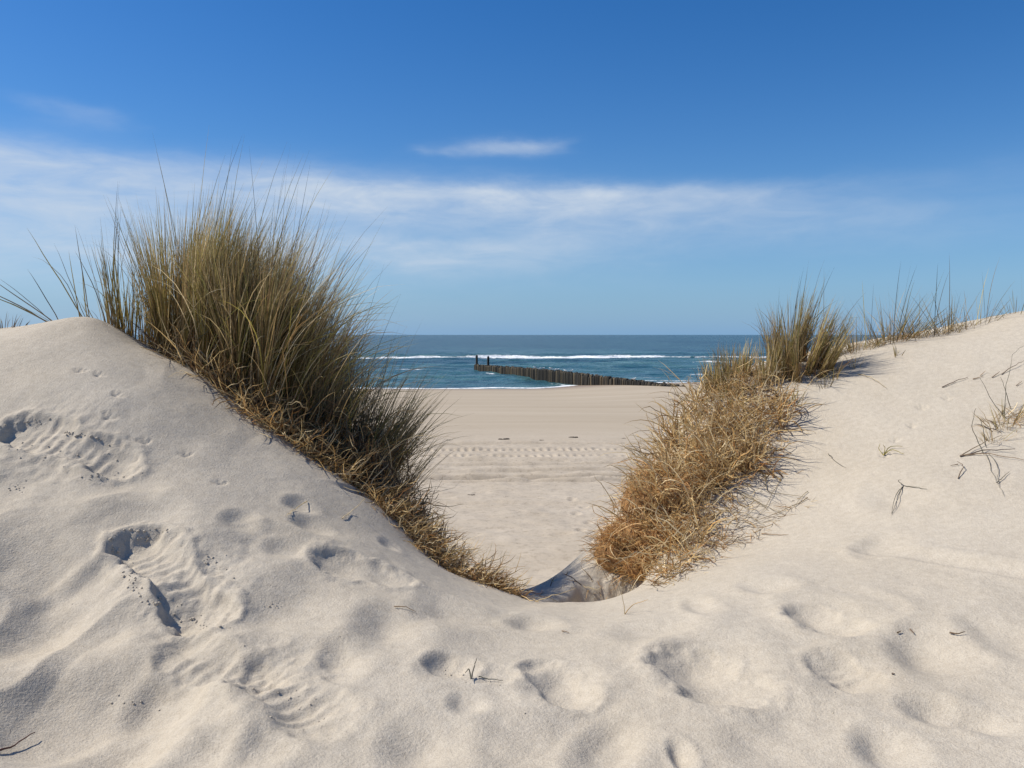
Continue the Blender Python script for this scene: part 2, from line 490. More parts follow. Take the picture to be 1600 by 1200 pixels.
deep = M(t, 'DIVIDE', M(t, 'SUBTRACT', sy.outputs[1], 150.0), 260.0, clamp=True)      # shallow sandy water near the beach, deep water beyond the bar
wc = mixc(t, 1.0, wc, mixc(t, deep, (1.0, 1.0, 1.0), (.44, .53, .58)), 'MULTIPLY')
fo = N(t, 'ShaderNodeAttribute', attribute_name='foam')
mpf = N(t, 'ShaderNodeMapping'); mpf.inputs['Scale'].default_value = (.35, .12, 1); t.links.new(v, mpf.inputs[0])
fn = M(t, 'ADD', M(t, 'MULTIPLY', noise(t, v, .9, 6, .7, .5), .5), M(t, 'MULTIPLY', noise(t, mpf.outputs[0], 1.0, 5, .65, .4), .5))
ff = M(t, 'MULTIPLY', M(t, 'SUBTRACT', M(t, 'ADD', fo.outputs['Fac'], M(t, 'MULTIPLY', M(t, 'SUBTRACT', fn, .5), 2.0)), .45), 3.2, clamp=True)
t.links.new(mixc(t, ff, wc, (.80, .82, .82)), b.inputs['Base Color'])
t.links.new(M(t, 'ADD', .22, M(t, 'MULTIPLY', ff, .6)), b.inputs['Roughness'])
b.inputs['IOR'].default_value = 1.33
b.inputs['Specular IOR Level'].default_value = .11
bn = bump(t, sm, 1.0, 2.2)
bn = bump(t, noise(t, v, 1.4, 5, .65), .6, .25, bn)
t.links.new(bn, b.inputs['Normal'])

def grass_mat(name, transl, rough=.55):
    m, t, b = mat_new(name)
    a = N(t, 'ShaderNodeAttribute', attribute_name='tint')
    v = obj_vec(t)
    c = mixc(t, 1.0, a.outputs['Color'], ramp(t, noise(t, v, 60, 2, .6), [(.3, (.75, .75, .75)), (.7, (1.15, 1.15, 1.15))]), 'MULTIPLY')
    t.links.new(c, b.inputs['Base Color'])
    b.inputs['Roughness'].default_value = rough
    b.inputs['Specular IOR Level'].default_value = .3
    tr = N(t, 'ShaderNodeBsdfTranslucent'); t.links.new(c, tr.inputs[0])
    mxs = N(t, 'ShaderNodeMixShader'); mxs.inputs[0].default_value = transl
    t.links.new(b.outputs[0], mxs.inputs[1]); t.links.new(tr.outputs[0], mxs.inputs[2])
    out = [n for n in t.nodes if n.type == 'OUTPUT_MATERIAL'][0]
    t.links.new(mxs.outputs[0], out.inputs['Surface'])
    return m
mgrass = grass_mat('marram_leaf', .38)
mdead = grass_mat('dead_grass', .30, .7)
mtwig = grass_mat('weathered_stalk', .0, .8)

mroot, t, b = mat_new('root_peat')
v = obj_vec(t)
t.links.new(ramp(t, noise(t, v, 22, 5, .7), [(.3, (.20, .095, .036)), (.5, (.40, .215, .08)), (.72, (.56, .34, .15))]), b.inputs['Base Color'])
b.inputs['Roughness'].default_value = .95
mp = N(t, 'ShaderNodeMapping'); mp.inputs['Scale'].default_value = (1, 1, .25); t.links.new(v, mp.inputs[0])
t.links.new(bump(t, noise(t, mp.outputs[0], 160, 4, .7), 1.0, .012), b.inputs['Normal'])

mpost, t, b = mat_new('weathered_post_wood')
v = obj_vec(t)
oi = N(t, 'ShaderNodeObjectInfo')
mp = N(t, 'ShaderNodeMapping'); mp.inputs['Scale'].default_value = (9, 9, 1.2); t.links.new(v, mp.inputs[0])
wd = ramp(t, noise(t, mp.outputs[0], 1, 4, .65), [(.3, (.018, .015, .012)), (.7, (.085, .070, .048))])
hv = ramp(t, oi.outputs['Random'], [(0, (.35, .36, .36)), (.65, (.9, .9, .85)), (1, (3.0, 2.7, 2.1))])
t.links.new(mixc(t, 1.0, wd, hv, 'MULTIPLY'), b.inputs['Base Color'])
b.inputs['Roughness'].default_value = .85
t.links.new(bump(t, noise(t, mp.outputs[0], 2, 4, .6), .6, .02), b.inputs['Normal'])
def plain(name, col, rough=.7):
    m, t, b = mat_new(name)
    v = obj_vec(t)
    t.links.new(ramp(t, noise(t, v, 25, 3, .6), [(.3, tuple(c * .8 for c in col)), (.7, tuple(min(1, c * 1.12) for c in col))]), b.inputs['Base Color'])
    b.inputs['Roughness'].default_value = rough
    return m
mwhite = plain('white_plumage', (.78, .78, .76))
mgrey = plain('grey_plumage', (.36, .38, .40))
mbill = plain('yellow_bill', (.55, .36, .05))
mweed = plain('dry_seaweed', (.045, .032, .02), .9)

# ------------------------------------------------------------------ setting: dune, beach, sea
me = mesh_from('dune', np.stack([X.ravel(), Y.ravel(), Z.ravel()], 1), grid_quads(len(gx), len(gy)))
tag(link('dune', me, msand), 'pale sand dune full of old footprints with a notch to the beach', kind='structure')

def beach_base(x, y):
    z = 3.445 - .0388 * y
    z = z + .55 * sstep(2, 16, x) * sstep(45, 72, y) * (1 - .6 * sstep(82, 112, y)) + .10 * sstep(0, 12, x) * sstep(60, 90, y)
    return z + .05 * fbm(x * .05, y * .06, 3, 90) * sstep(20, 40, y) * (1 - sstep(70, 84, y))
def beach_h(x, y):
    z = beach_base(x, y)
    nearm = 1 - sstep(26, 30, y)
    z = z + nearm * (.018 * fbm(x * .8, y * .9, 3, 91) + .012 * fbm(x * 3, y * 3, 2, 92))
    # tyre ruts that run along the beach
    for d0, wd, dep, pitch in ((24.2, .28, .12, .23), (22.6, .28, .10, .23), (21.4, .30, .08, 0), (20.4, .22, .10, 0), (19.3, .24, .12, 0), (18.2, .20, .16, 0), (17.7, .22, .09, 0), (26.0, .30, .09, 0), (14.6, .18, .04, 0)):
        yc = d0 + .022 * x + .12 * np.sin(x * .23 + d0)
        q = (y - yc) / wd
        k = np.exp(-q ** 4)
        if pitch:
            k = k * (.35 + .65 * sstep(-.1, .35, np.sin(2 * np.pi * x / pitch + 1.2 * q)))
        rim = np.exp(-((np.abs(q) - 1.55) / .4) ** 2)
        z = z - dep * k + dep * .45 * rim * (.6 + .4 * fbm(x * 2, y * 2, 2, 93))
    # scattered prints
    return z
rs = np.random.default_rng(5)
PR = []
for i in range(16):
    PR.append((rs.uniform(-7, 7), rs.uniform(10, 17.5), rs.uniform(.08, .14), rs.uniform(0, 3.1), rs.uniform(.015, .03)))
for i in range(9):
    PR.append((1.05 + .02 * i + (.12 if i % 2 else -.05), 9.4 + .72 * i, .11, 1.5, .035))
def prints(x, y):
    z = np.zeros_like(x)
    for cx, cy, r, a, dep in PR:
        m = (np.abs(x - cx) < .5) & (np.abs(y - cy) < .5)
        dx = x[m] - cx; dy = y[m] - cy
        u = (dx * math.cos(a) + dy * math.sin(a)) / (r * 1.5); v = (-dx * math.sin(a) + dy * math.cos(a)) / (r * .75)
        rr = np.sqrt(u * u + v * v)
        z[m] += dep * (-1 / (1 + np.exp((rr - .85) / .1)) + .3 * np.exp(-((rr - 1.25) / .25) ** 2))
    return z
bx = stretch(-8.0, 8.0, .042, -420, 420, 1.07)
by = stretch(8.0, 30.0, .065, 6.0, 175, 1.03)
BX, BY = np.meshgrid(bx, by)
BZ = beach_h(BX, BY) + prints(BX, BY)
me = mesh_from('beach', np.stack([BX.ravel(), BY.ravel(), BZ.ravel()], 1), grid_quads(len(bx), len(by)))
tag(link('beach', me, mbeach), 'wide flat sandy beach with tyre ruts below the dunes', kind='structure')

qx = stretch(-110, 120, 1.0, -30000, 30000, 1.14)
qy = np.concatenate([np.arange(70, 262, .45), 262 * 1.035 ** np.arange(1, 145)])
QX, QY = np.meshgrid(qx, qy)
fadeY = 1 - sstep(250, 420, QY)
swell = .20 * fbm(QX * .06, QY * .15, 4, 101, .65) * fadeY
br_y = 209 + 9 * fbm(QX * .022, QX * 0 + 3, 4, 102, .6) + .03 * QX
br_a = np.clip(.55 + .75 * fbm(QX * .035 + 7, QX * 0 + 1, 3, 103), .58, 1.2) * (1 - sstep(108, 116, QX) * .5)
dq = QY - br_y
crest = br_a * (np.exp(-(dq / 2.2) ** 2) * (dq < 0) + np.exp(-(dq / 6.0) ** 2) * (dq >= 0))
br2_y = 176 + 9 * fbm(QX * .014 + 20, QX * 0 + 8, 3, 104)
br2_a = np.clip(.3 + .9 * fbm(QX * .03 + 2, QX * 0 + 5, 3, 105), 0, .8)
crest2 = br2_a * np.exp(-((QY - br2_y) / 2.5) ** 2)
depth = -beach_base(QX, QY)
SZ = swell * sstep(-.1, .6, depth) + .75 * crest + .30 * crest2
wash = fbm(QX * .09, QX * 0 + 12, 3, 106)
foam = 1.0 * br_a * np.exp(-((dq + 2.0) / 2.0) ** 2) + .50 * np.exp(-((dq + 14) / 10.) ** 2) * np.clip(.35 + .8 * fbm(QX * .03, QY * .08, 3, 107), 0, 1)
foam += .9 * br2_a * np.exp(-((QY - br2_y + 2) / 3.0) ** 2)
br3_y = 142 + 8 * fbm(QX * .02 + 40, QX * 0 + 2, 3, 114)
br3_a = np.clip(.0 + 1.1 * fbm(QX * .04 + 5, QX * 0 + 9, 3, 115), 0, .8)
foam += .9 * br3_a * np.exp(-((QY - br3_y) / 2.2) ** 2)
br4_y = 112 + 5 * fbm(QX * .03 + 60, QX * 0 + 4, 3, 116)
foam += .8 * np.clip(.1 + fbm(QX * .06 + 15, QX * 0 + 7, 3, 117), 0, .8) * np.exp(-((QY - br4_y) / 1.5) ** 2)
foam += .85 * np.exp(-((depth - .03 - .05 * wash) / .055) ** 2)
foam += .62 * np.clip(.75 * fbm(QX * .04 + 9, QY * .25, 4, 108), 0, 1) * sstep(.05, .15, depth) * (1 - sstep(.7, 1.6, depth)) * 1.4
foam += .45 * np.clip(fbm(QX * .05 + 3, QY * .10, 4, 109) - .75, 0, 1) * (QY > 225) * fadeY
# white water along the foot of the groyne
GA, GB = np.array([15.3, 74.0]), np.array([-6.3, 136.0])
gd = (GB - GA) / np.linalg.norm(GB - GA)
ga = (QX - GA[0]) * gd[0] + (QY - GA[1]) * gd[1]
gp = (QX - GA[0]) * gd[1] - (QY - GA[1]) * gd[0]
foam += .75 * np.exp(-((gp + 1.4) / 1.0) ** 2) * sstep(14, 20, ga) * (1 - sstep(64, 68, ga)) * np.clip(.45 + .8 * fbm(ga * .12, gp * .2, 2, 110), 0, 1)
me = mesh_from('sea', np.stack([QX.ravel(), QY.ravel(), SZ.ravel()], 1), grid_quads(len(qx), len(qy)))
a = me.attributes.new('foam', 'FLOAT', 'POINT')
a.data.foreach_set('value', np.clip(foam, 0, 1.3).astype(np.float32).ravel())
tag(link('sea', me, msea), 'blue green sea with a white breaker line', kind='structure')

# ------------------------------------------------------------------ groyne of wooden posts, with gulls on top
def post_mesh(name, rad, seed, n=9, top=.05):
    r = np.random.default_rng(seed)
    vs_ = []; rings = ((-1.0, 1.04), (-.45, 1.0), (-top, .97), (0, .80))
    off = r.uniform(-.06, .06, n)
    for k, (z, s) in enumerate(rings):
        for i in range(n):
            an = 2 * math.pi * i / n
            q = rad * s * (1 + off[i])
            vs_.append((q * math.cos(an), q * math.sin(an), z + (r.uniform(-.02, .02) if k >= 2 else 0)))
    vs_.append((0, 0, .008))
    q = [[k * n + i, k * n + (i + 1) % n, (k + 1) * n + (i + 1) % n, (k + 1) * n + i] for k in range(3) for i in range(n)]
    tr = [[3 * n + i, 3 * n + (i + 1) % n, 4 * n] for i in range(n)]
    me = mesh_from(name, vs_, q, tr, smooth=False)
    me.materials.append(mpost)
    return me
PM = [post_mesh('post', .17, 200 + i) for i in range(6)]
groyne = tag(empty('groyne', (GA[0], GA[1], float(beach_base(GA[0], GA[1])))), 'long double row of dark wooden posts running from the beach into the sea', 'groyne')
NP = 148
gl = np.linalg.norm(GB - GA)
def top_z(t):
    return np.interp(t, [0, .25, .5, .75, 1], [1.23, 1.36, 1.38, 1.16, .90])
tops = []
for row in (0, 1):
    for i in range(NP):
        t_ = i / (NP - 1)
        px_, py_ = GA + gd * gl * t_
        px_ += gd[1] * (.9 * row) + rng.normal(0, .03); py_ += -gd[0] * (.9 * row) + rng.normal(0, .03)
        zt = top_z(t_) + rng.normal(0, .05) - (.25 if rng.random() < .06 else 0)
        o = link('post', PM[rng.integers(6)], None, groyne)
        ln = 2.6
        o.location = (px_ - groyne.location.x, py_ - groyne.location.y, zt - groyne.location.z)
        o.scale = (1, 1, ln)
        o.rotation_euler = (rng.normal(0, .012), rng.normal(0, .012), rng.uniform(0, 6))
        if row == 0:
            tops.append((px_, py_, zt))
MP = post_mesh('marker_post', .19, 300, 10, .03)
for t_ in (1.004, .905):
    px_, py_ = GA + gd * gl * t_
    o = link('marker_post', MP, None, groyne)
    o.location = (px_ - groyne.location.x + gd[1] * .4, py_ - groyne.location.y - gd[0] * .4, (2.5 if t_ > 1 else 2.45) - groyne.location.z)
    o.scale = (1, 1, 4.0)
    o['label'] = 'tall thin marker post standing high above the groyne'

def lathe(rings, n=10):
    """rings of (x, z, ry, rz) along the x axis"""
    vs_ = [(x, ry * math.cos(2 * math.pi * i / n), z + rz * math.sin(2 * math.pi * i / n)) for x, z, ry, rz in rings for i in range(n)]
    q = [[k * n + i, k * n + (i + 1) % n, (k + 1) * n + (i + 1) % n, (k + 1) * n + i] for k in range(len(rings) - 1) for i in range(n)]
    return vs_, q
vb, qb = lathe([(-.22, .17, .004, .003), (-.16, .17, .03, .012), (-.09, .165, .06, .05), (0, .16, .075, .07), (.08, .175, .066, .065),
                (.125, .215, .042, .045), (.14, .25, .036, .036), (.17, .27, .038, .036), (.20, .265, .02, .02), (.21, .262, .003, .003)])
G_body = mesh_from('body', vb, qb); G_body.materials.append(mwhite)
def wing_mesh(s):
    vs_, q = lathe([(-.27, .175, .002, .002), (-.15, .185, .012, .02), (-.02, .185, .016, .04), (.07, .19, .012, .028), (.10, .19, .002, .004)], 8)
    vs_ = [(x, y + s * .066, z) for x, y, z in vs_]
    m = mesh_from('wing', vs_, q); m.materials.append(mgrey); return m
G_w = [wing_mesh(-1), wing_mesh(1)]
vb, qb = lathe([(.20, .262, .010, .011), (.235, .258, .006, .008), (.252, .250, .001, .001)], 6)
G_bill = mesh_from('bill', vb, qb); G_bill.materials.append(mbill)
def leg_mesh(s):
    vs_, q = lathe([(0, 0, .005, .005), (.11, 0, .007, .007)], 6)
    m = mesh_from('leg', [(-z, y + s * .025, x) for x, y, z in vs_], q); m.materials.append(mbill); return m
G_l = [leg_mesh(-1), leg_mesh(1)]
gpx = [836, 842, 848, 860, 866, 872, 884, 893, 989]
tpx = [800 + FPX * x / y for x, y, z in tops]
used = set()
for k, gpxx in enumerate(gpx):
    i = int(np.argmin(np.abs(np.array(tpx) - gpxx)))
    while i in used:
        i += 1
    used.add(i)
    x, y, z = tops[i]
    e = empty('gull', (x, y, z))
    e.rotation_euler = (0, 0, random.uniform(-.6, .6) + (math.pi if k % 3 == 0 else 0))
    e.scale = (1.25,) * 3
    tag(e, 'white gull with grey wings resting on a groyne post', 'gull', 'gulls resting on the groyne')
    for nm, m in (('body', G_body), ('wing', G_w[0]), ('wing', G_w[1]), ('bill', G_bill), ('leg', G_l[0]), ('leg', G_l[1])):
        link(nm, m, None, e)

# ------------------------------------------------------------------ grass builder
GREEN = np.array([(.33, .275, .070), (.40, .325, .090), (.22, .205, .066), (.45, .36, .115)])
STRAW = np.array([(.66, .50, .25), (.57, .40, .18), (.74, .60, .36), (.48, .31, .13)])
BROWN = np.array([(.24, .145, .065), (.16, .095, .046), (.31, .19, .085), (.12, .075, .045)])
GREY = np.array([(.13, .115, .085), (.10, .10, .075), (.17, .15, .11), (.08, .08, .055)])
RUST = np.array([(.64, .38, .14), (.56, .31, .11), (.70, .45, .20), (.44, .22, .08)])
def blades(name, root, az_, tilt, bend, length, width, cols, seg=6, curl=0.0, tipc=None, basec=None, up_ease=1.4, mat=None, parent=None, origin=(0, 0, 0), kink=0.0):
    n = len(root)
    root = np.asarray(root, float)
    tt = np.linspace(0, 1, seg + 1)
    az_ = np.broadcast_to(az_, n).astype(float); tilt = np.broadcast_to(tilt, n); bend = np.broadcast_to(bend, n)
    length = np.broadcast_to(length, n); width = np.broadcast_to(width, n)
    pts = np.zeros((n, seg + 1, 3)); pts[:, 0] = root
    cur = rng.normal(0, 1, n) * curl
    azk = az_.copy(); dirs = np.zeros((n, seg + 1, 3))
    for k in range(seg + 1):
        th = tilt + bend * tt[k] ** up_ease + (rng.normal(0, kink, n) if kink else 0)
        azk = az_ + cur * tt[k]
        d = np.stack([np.sin(th) * np.cos(azk), np.sin(th) * np.sin(azk), np.cos(th)], 1)
        dirs[:, k] = d
        if k < seg:
            pts[:, k + 1] = pts[:, k] + d * (length / seg)[:, None]
    ref = rng.normal(0, 1, (n, 3))
    V = np.zeros((n, seg + 1, 2, 3))
    for k in range(seg + 1):
        s = np.cross(dirs[:, k], ref)
        s /= np.linalg.norm(s, axis=1)[:, None] + 1e-9
        wk = width * (1 - tt[k] ** 3.6 * .93) * .5
        V[:, k, 0] = pts[:, k] - s * wk[:, None]
        V[:, k, 1] = pts[:, k] + s * wk[:, None]
    base = (np.arange(n) * (seg + 1) * 2)[:, None] + (np.arange(seg) * 2)[None, :]
    base = base.ravel()
    q = np.stack([base, base + 1, base + 3, base + 2], 1)
    cols = np.asarray(cols, float)
    C = np.repeat(cols[:, None, :], seg + 1, 1)
    if basec is not None:
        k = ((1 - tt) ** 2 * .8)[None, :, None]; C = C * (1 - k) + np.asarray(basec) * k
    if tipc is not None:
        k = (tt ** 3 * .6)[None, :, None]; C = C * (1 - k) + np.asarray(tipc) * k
    C = np.repeat(C[:, :, None, :], 2, 2)
    me = mesh_from(name, V.reshape(-1, 3) - np.asarray(origin), q, tint=C.reshape(-1, 3))
    o = link(name, me, mat, parent)
    if n > 12:
        o['kind'] = 'stuff'            # blades too thin and too many to pick apart one by one
    return o
def pal(p, n, jit=.18):
    return p[rng.integers(len(p), size=n)] * (1 + rng.normal(0, jit, (n, 1))).clip(.45, 1.7)
def mixpal(n, **kw):
    names = list(kw); pr = np.array([kw[k] for k in names], float); pr /= pr.sum()
    ch = rng.choice(len(names), size=n, p=pr)
    out = np.zeros((n, 3))
    for i, k in enumerate(names):
        m = ch == i
        out[m] = pal({'green': GREEN, 'straw': STRAW, 'brown': BROWN, 'grey': GREY, 'rust': RUST}[k], m.sum())
    return out
def on_ground(xy, sink=.015):
    z = ground(xy[:, 0], xy[:, 1]) - sink
    return np.column_stack([xy, z])
def disc(cx, cy, rx, ry, n, rot=0, power=.5, clumps=0):
    a = rng.uniform(0, 2 * np.pi, n); r = rng.random(n) ** power
    u, v = r * np.cos(a) * rx, r * np.sin(a) * ry
    c, s = math.cos(rot), math.sin(rot)
    xy = np.stack([cx + u * c - v * s, cy + u * s + v * c], 1)
    if clumps:
        ce = xy[:clumps]
        idx = rng.integers(clumps, size=n)
        xy = ce[idx] + rng.normal(0, .035, (n, 2))
    return xy
def pix_region(poly, n):
    """random points of the dune surface inside an outline seen from the notch"""
    poly = np.array(poly, float)
    lo, hi = poly.min(0), poly.max(0)
    out = []
    while len(out) < n:
        p = rng.uniform(lo, hi, (n, 2))
        ins = np.zeros(n, bool)
        j = len(poly) - 1
        for i in range(len(poly)):
            xi, yi = poly[i]; xj, yj = poly[j]
            c = ((yi > p[:, 1]) != (yj > p[:, 1])) & (p[:, 0] < (xj - xi) * (p[:, 1] - yi) / (yj - yi + 1e-9) + xi)
            ins ^= c
            j = i
        q = raymarch(lambda x, y: ground(x, y), p[ins, 0], p[ins, 1], 3.0, 9.0, 200)
        out += [r for r in q if not np.isnan(r[0])]
    return np.array(out[:n])
def pt(px, py):
    return raymarch(lambda x, y: ground(x, y), px, py, 1.7, 9.0, 900)[0]
def tuft(label, c, rx, ry, n, L, lean=(0, .12), spread=.25, bend=(.25, .25), rot=0, mix=None, stalks=0, dead=0, deadL=(.2, .5), name='marram_tussock', clumps=0, arch=0, width=.0054, power=.6, group=None, cat='tussock'):
    """a marram tussock: living blades, dead thatch at its foot and flower stalks. lean = (azimuth, tilt) of the wind"""
    mix = mix or dict(green=5, straw=3, brown=1)
    cz = float(ground(c[0], c[1])[0])
    org = (c[0], c[1], cz)
    e = tag(empty(name, org), label, cat, group)
    xy = disc(c[0], c[1], rx, ry, n, rot, power)
    nc = max(3, n // 70)
    ce = disc(c[0], c[1], rx, ry, nc, rot, power)
    ci = np.argmin((xy[:, None, 0] - ce[None, :, 0]) ** 2 + (xy[:, None, 1] - ce[None, :, 1]) ** 2, 1)
    if n > 200:
        xy = xy * .45 + ce[ci] * .55
    out = np.arctan2(xy[:, 1] - c[1], xy[:, 0] - c[0])
    rr = np.hypot((xy[:, 0] - c[0]) / rx, (xy[:, 1] - c[1]) / ry).clip(0, 1.2)
    ox = np.cos(out) * spread * rr + math.cos(lean[0]) * lean[1] + rng.normal(0, .06, n) + rng.normal(0, .085, nc)[ci]
    oy = np.sin(out) * spread * rr + math.sin(lean[0]) * lean[1] + rng.normal(0, .06, n) + rng.normal(0, .085, nc)[ci]
    # short and tall blades; the longest in the middle
    Ls = rng.uniform(L[0], L[1], n) * (1 - .22 * rr ** 2)
    Ls *= rng.uniform(.82, 1.06, nc)[ci]
    Ls *= np.where(rng.random(n) < .3, rng.uniform(.45, .8, n), 1)
    bd = np.abs(rng.normal(bend[0], bend[1], n))
    bd = np.where(rng.random(n) < .06, bd + rng.uniform(.6, 1.3, n), bd)
    blades('leaf_blades', on_ground(xy), np.arctan2(oy, ox), np.hypot(ox, oy), bd, Ls, rng.uniform(.6, 1.2, n) * width,
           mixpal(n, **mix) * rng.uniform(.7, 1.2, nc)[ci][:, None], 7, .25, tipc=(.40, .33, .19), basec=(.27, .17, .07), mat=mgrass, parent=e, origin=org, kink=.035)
    if arch:
        xy = disc(c[0] + .1, c[1] - ry * .6, rx * .9, ry * .5, arch, rot, .5)
        blades('arching_blades', on_ground(xy), rng.normal(-.25, .55, arch), rng.uniform(.2, .6, arch), rng.uniform(.5, 1.5, arch),
               rng.uniform(L[0] * .5, L[1] * .85, arch), .0058, mixpal(arch, straw=4, green=2), 9, .4, mat=mdead, parent=e, origin=org)
    if dead:
        xy = disc(c[0], c[1], rx * 1.15, ry * 1.15, dead, rot, .5)
        blades('dead_blades', on_ground(xy), rng.uniform(0, 6.28, dead), rng.uniform(.3, 1.35, dead), rng.uniform(.1, 1.2, dead),
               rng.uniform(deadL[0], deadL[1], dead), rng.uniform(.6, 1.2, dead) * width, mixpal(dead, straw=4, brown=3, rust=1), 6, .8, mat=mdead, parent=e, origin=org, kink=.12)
    if stalks:
        xy = disc(c[0], c[1], rx * .8, ry * .8, stalks, rot, .5)
        a = rng.normal(lean[0], .9, stalks)
        blades('tall_blades', on_ground(xy), a, np.abs(rng.normal(lean[1], .12, stalks)), np.abs(rng.normal(.2, .2, stalks)),
               rng.uniform(L[1] * 1.0, L[1] * 1.28, stalks), .0048, mixpal(stalks, grey=3, green=2), 7, .2, mat=mgrass, parent=e, origin=org)
    return e
def thatch(label, roots, n, L, mix, lean=None, tilt=(.7, 1.5), bend=(-.3, .9), width=.004, name='straw_tangle', cat='dead stems', flow=None, curl=.9, lift=.0, extra=None, kink=.15):
    c = roots.mean(0)
    org = (c[0], c[1], float(ground(c[0], c[1])[0]))
    e = tag(empty(name, org), label, cat)
    idx = rng.integers(len(roots), size=n)
    xy = roots[idx] + rng.normal(0, .03 if len(roots) < 100 else .02, (n, 2))
    g3 = on_ground(xy)
    g3[:, 2] += rng.random(n) ** 2 * lift
    a = rng.uniform(0, 6.283, n) if flow is None else rng.normal(flow[0], flow[1], n)
    blades('dead_blades', g3, a, rng.uniform(tilt[0], tilt[1], n), rng.uniform(bend[0], bend[1], n), rng.uniform(L[0], L[1], n),
           rng.uniform(.6, 1.3, n) * width, mixpal(n, **mix), 7, curl, mat=mdead, parent=e, origin=org, kink=kink)
    return e

# ------------------------------------------------------------------ left dune: tall marram
tuft('broad tall olive and yellow marram tussock crowning the dune shoulder beside the crest', (-2.02, 5.48), .38, .30, 4300, (.92, 1.34), (0, .12), .07, (.16, .14),
     mix=dict(green=6, straw=3.4, brown=.6), stalks=22, dead=350, arch=60)
tuft('tall brownish marram tussock leaning right between the olive tussock and the dark one', (-1.70, 5.46), .34, .32, 3300, (.98, 1.50), (.1, .16), .20, (.24, .18),
     mix=dict(green=3.2, straw=2.4, brown=3), stalks=22, dead=400, arch=220)
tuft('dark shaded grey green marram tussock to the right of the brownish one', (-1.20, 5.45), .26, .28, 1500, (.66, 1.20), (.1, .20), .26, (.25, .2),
     mix=dict(green=1.4, grey=5, brown=4), stalks=14, dead=400, arch=170)  # shade on the clump's right side put into darker blade colours
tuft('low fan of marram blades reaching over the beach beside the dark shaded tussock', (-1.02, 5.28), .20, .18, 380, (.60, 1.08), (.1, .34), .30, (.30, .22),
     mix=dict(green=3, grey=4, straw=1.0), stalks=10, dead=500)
tuft('sparse upright marram shoots standing apart on the sand left of the olive tussock', (-2.62, 5.36), .10, .10, 95, (.45, .80), (0, .02), .16, (.10, .12),
     mix=dict(green=5, grey=2, straw=1), width=.006, stalks=5)
tuft('thin single marram shoots between the sparse shoots and the olive tussock', (-2.46, 5.50), .10, .12, 160, (.5, .95), (0, .05), .12, (.12, .12),
     mix=dict(green=5, grey=2, straw=2), width=.005)
tuft('few long stiff blades fanning to the left from the dune crest', (-2.83, 5.28), .05, .05, 7, (.62, .92), (2.9, .40), .14, (.06, .06), mix=dict(grey=1, green=1), width=.007)
tuft('low blades lying out to the left from the outer crest', (-2.98, 5.25), .05, .05, 7, (.40, .60), (3.05, .80), .30, (.10, .2), mix=dict(grey=1, green=1), width=.007)
tuft('tiny dark grass shoots at the far end of the left crest', (-3.36, 5.35), .12, .08, 26, (.08, .16), (1.5, .2), .5, (.2, .3), mix=dict(grey=1, brown=1), width=.006)
tuft('fine short shoots by the stiff fanning blades on the crest', (-2.72, 5.40), .12, .08, 22, (.14, .34), (2.6, .35), .3, (.1, .2), mix=dict(green=1, grey=1), width=.004)

# dead undergrowth that follows the shoulder of the left dune down to the notch
def along(pts, n, wid, off=0):
    pts = np.array(pts, float)
    sl = np.r_[0, np.cumsum(np.hypot(*np.diff(pts, axis=0).T))]
    s = rng.uniform(0, sl[-1], n)
    x = np.interp(s, sl, pts[:, 0]); y = np.interp(s, sl, pts[:, 1])
    return np.stack([x + rng.normal(0, .05, n), y + off + np.abs(rng.normal(0, wid, n))], 1)
thatch('brown dead marram litter at the foot of the tall tussocks', along([(-2.1, 5.20), (-1.6, 5.02), (-1.2, 4.96)], 900, .16), 1100, (.15, .5), dict(brown=4, straw=4, grey=1), tilt=(.2, 1.4), bend=(-.2, 1.0), kink=.25, width=.006)
thatch('dark tangled dead stems hanging below the fan of marram', along([(-1.25, 5.05), (-.92, 4.98), (-.62, 4.96)], 900, .24), 1700, (.12, .45), dict(brown=5, grey=2, straw=2.5), tilt=(.2, 1.7), bend=(-.5, 1.0), lift=.30, kink=.42, curl=1.6, width=.0075)
thatch('spiky dark dead stems on the lower shoulder above the notch', along([(-.88, 4.92), (-.66, 4.88), (-.46, 4.80)], 700, .13), 800, (.08, .30), dict(brown=5, grey=3, straw=2.2), tilt=(.1, 1.6), bend=(-.5, .9), lift=.14, kink=.45, curl=1.6, width=.0080)
thatch('pale straw skirt spilling over the sand below the tall tussocks', along([(-1.75, 5.02), (-1.40, 4.92), (-1.05, 4.84), (-.80, 4.76)], 500, .07, -.03), 700, (.10, .36), dict(straw=6, rust=1.5, brown=2), flow=(-.7, 1.3), tilt=(.7, 1.6), bend=(-.2, .7), curl=1.2, kink=.25, width=.0055)
thatch('pale golden straw trailing down to the lip of the notch', along([(-.80, 4.74), (-.55, 4.60), (-.33, 4.50), (-.08, 4.44)], 600, .07, -.02), 1100, (.10, .34), dict(straw=6, rust=2, brown=2), flow=(-.4, 1.2), tilt=(.7, 1.6), bend=(-.2, .7), curl=1.3, kink=.3, width=.0055)
thatch('small rusty root tuft at the right end of the trailing straw', disc(-.06, 4.50, .12, .06, 200), 600, (.05, .16), dict(rust=5, straw=2, brown=1), tilt=(.5, 1.5), bend=(-.2, .8), kink=.3)

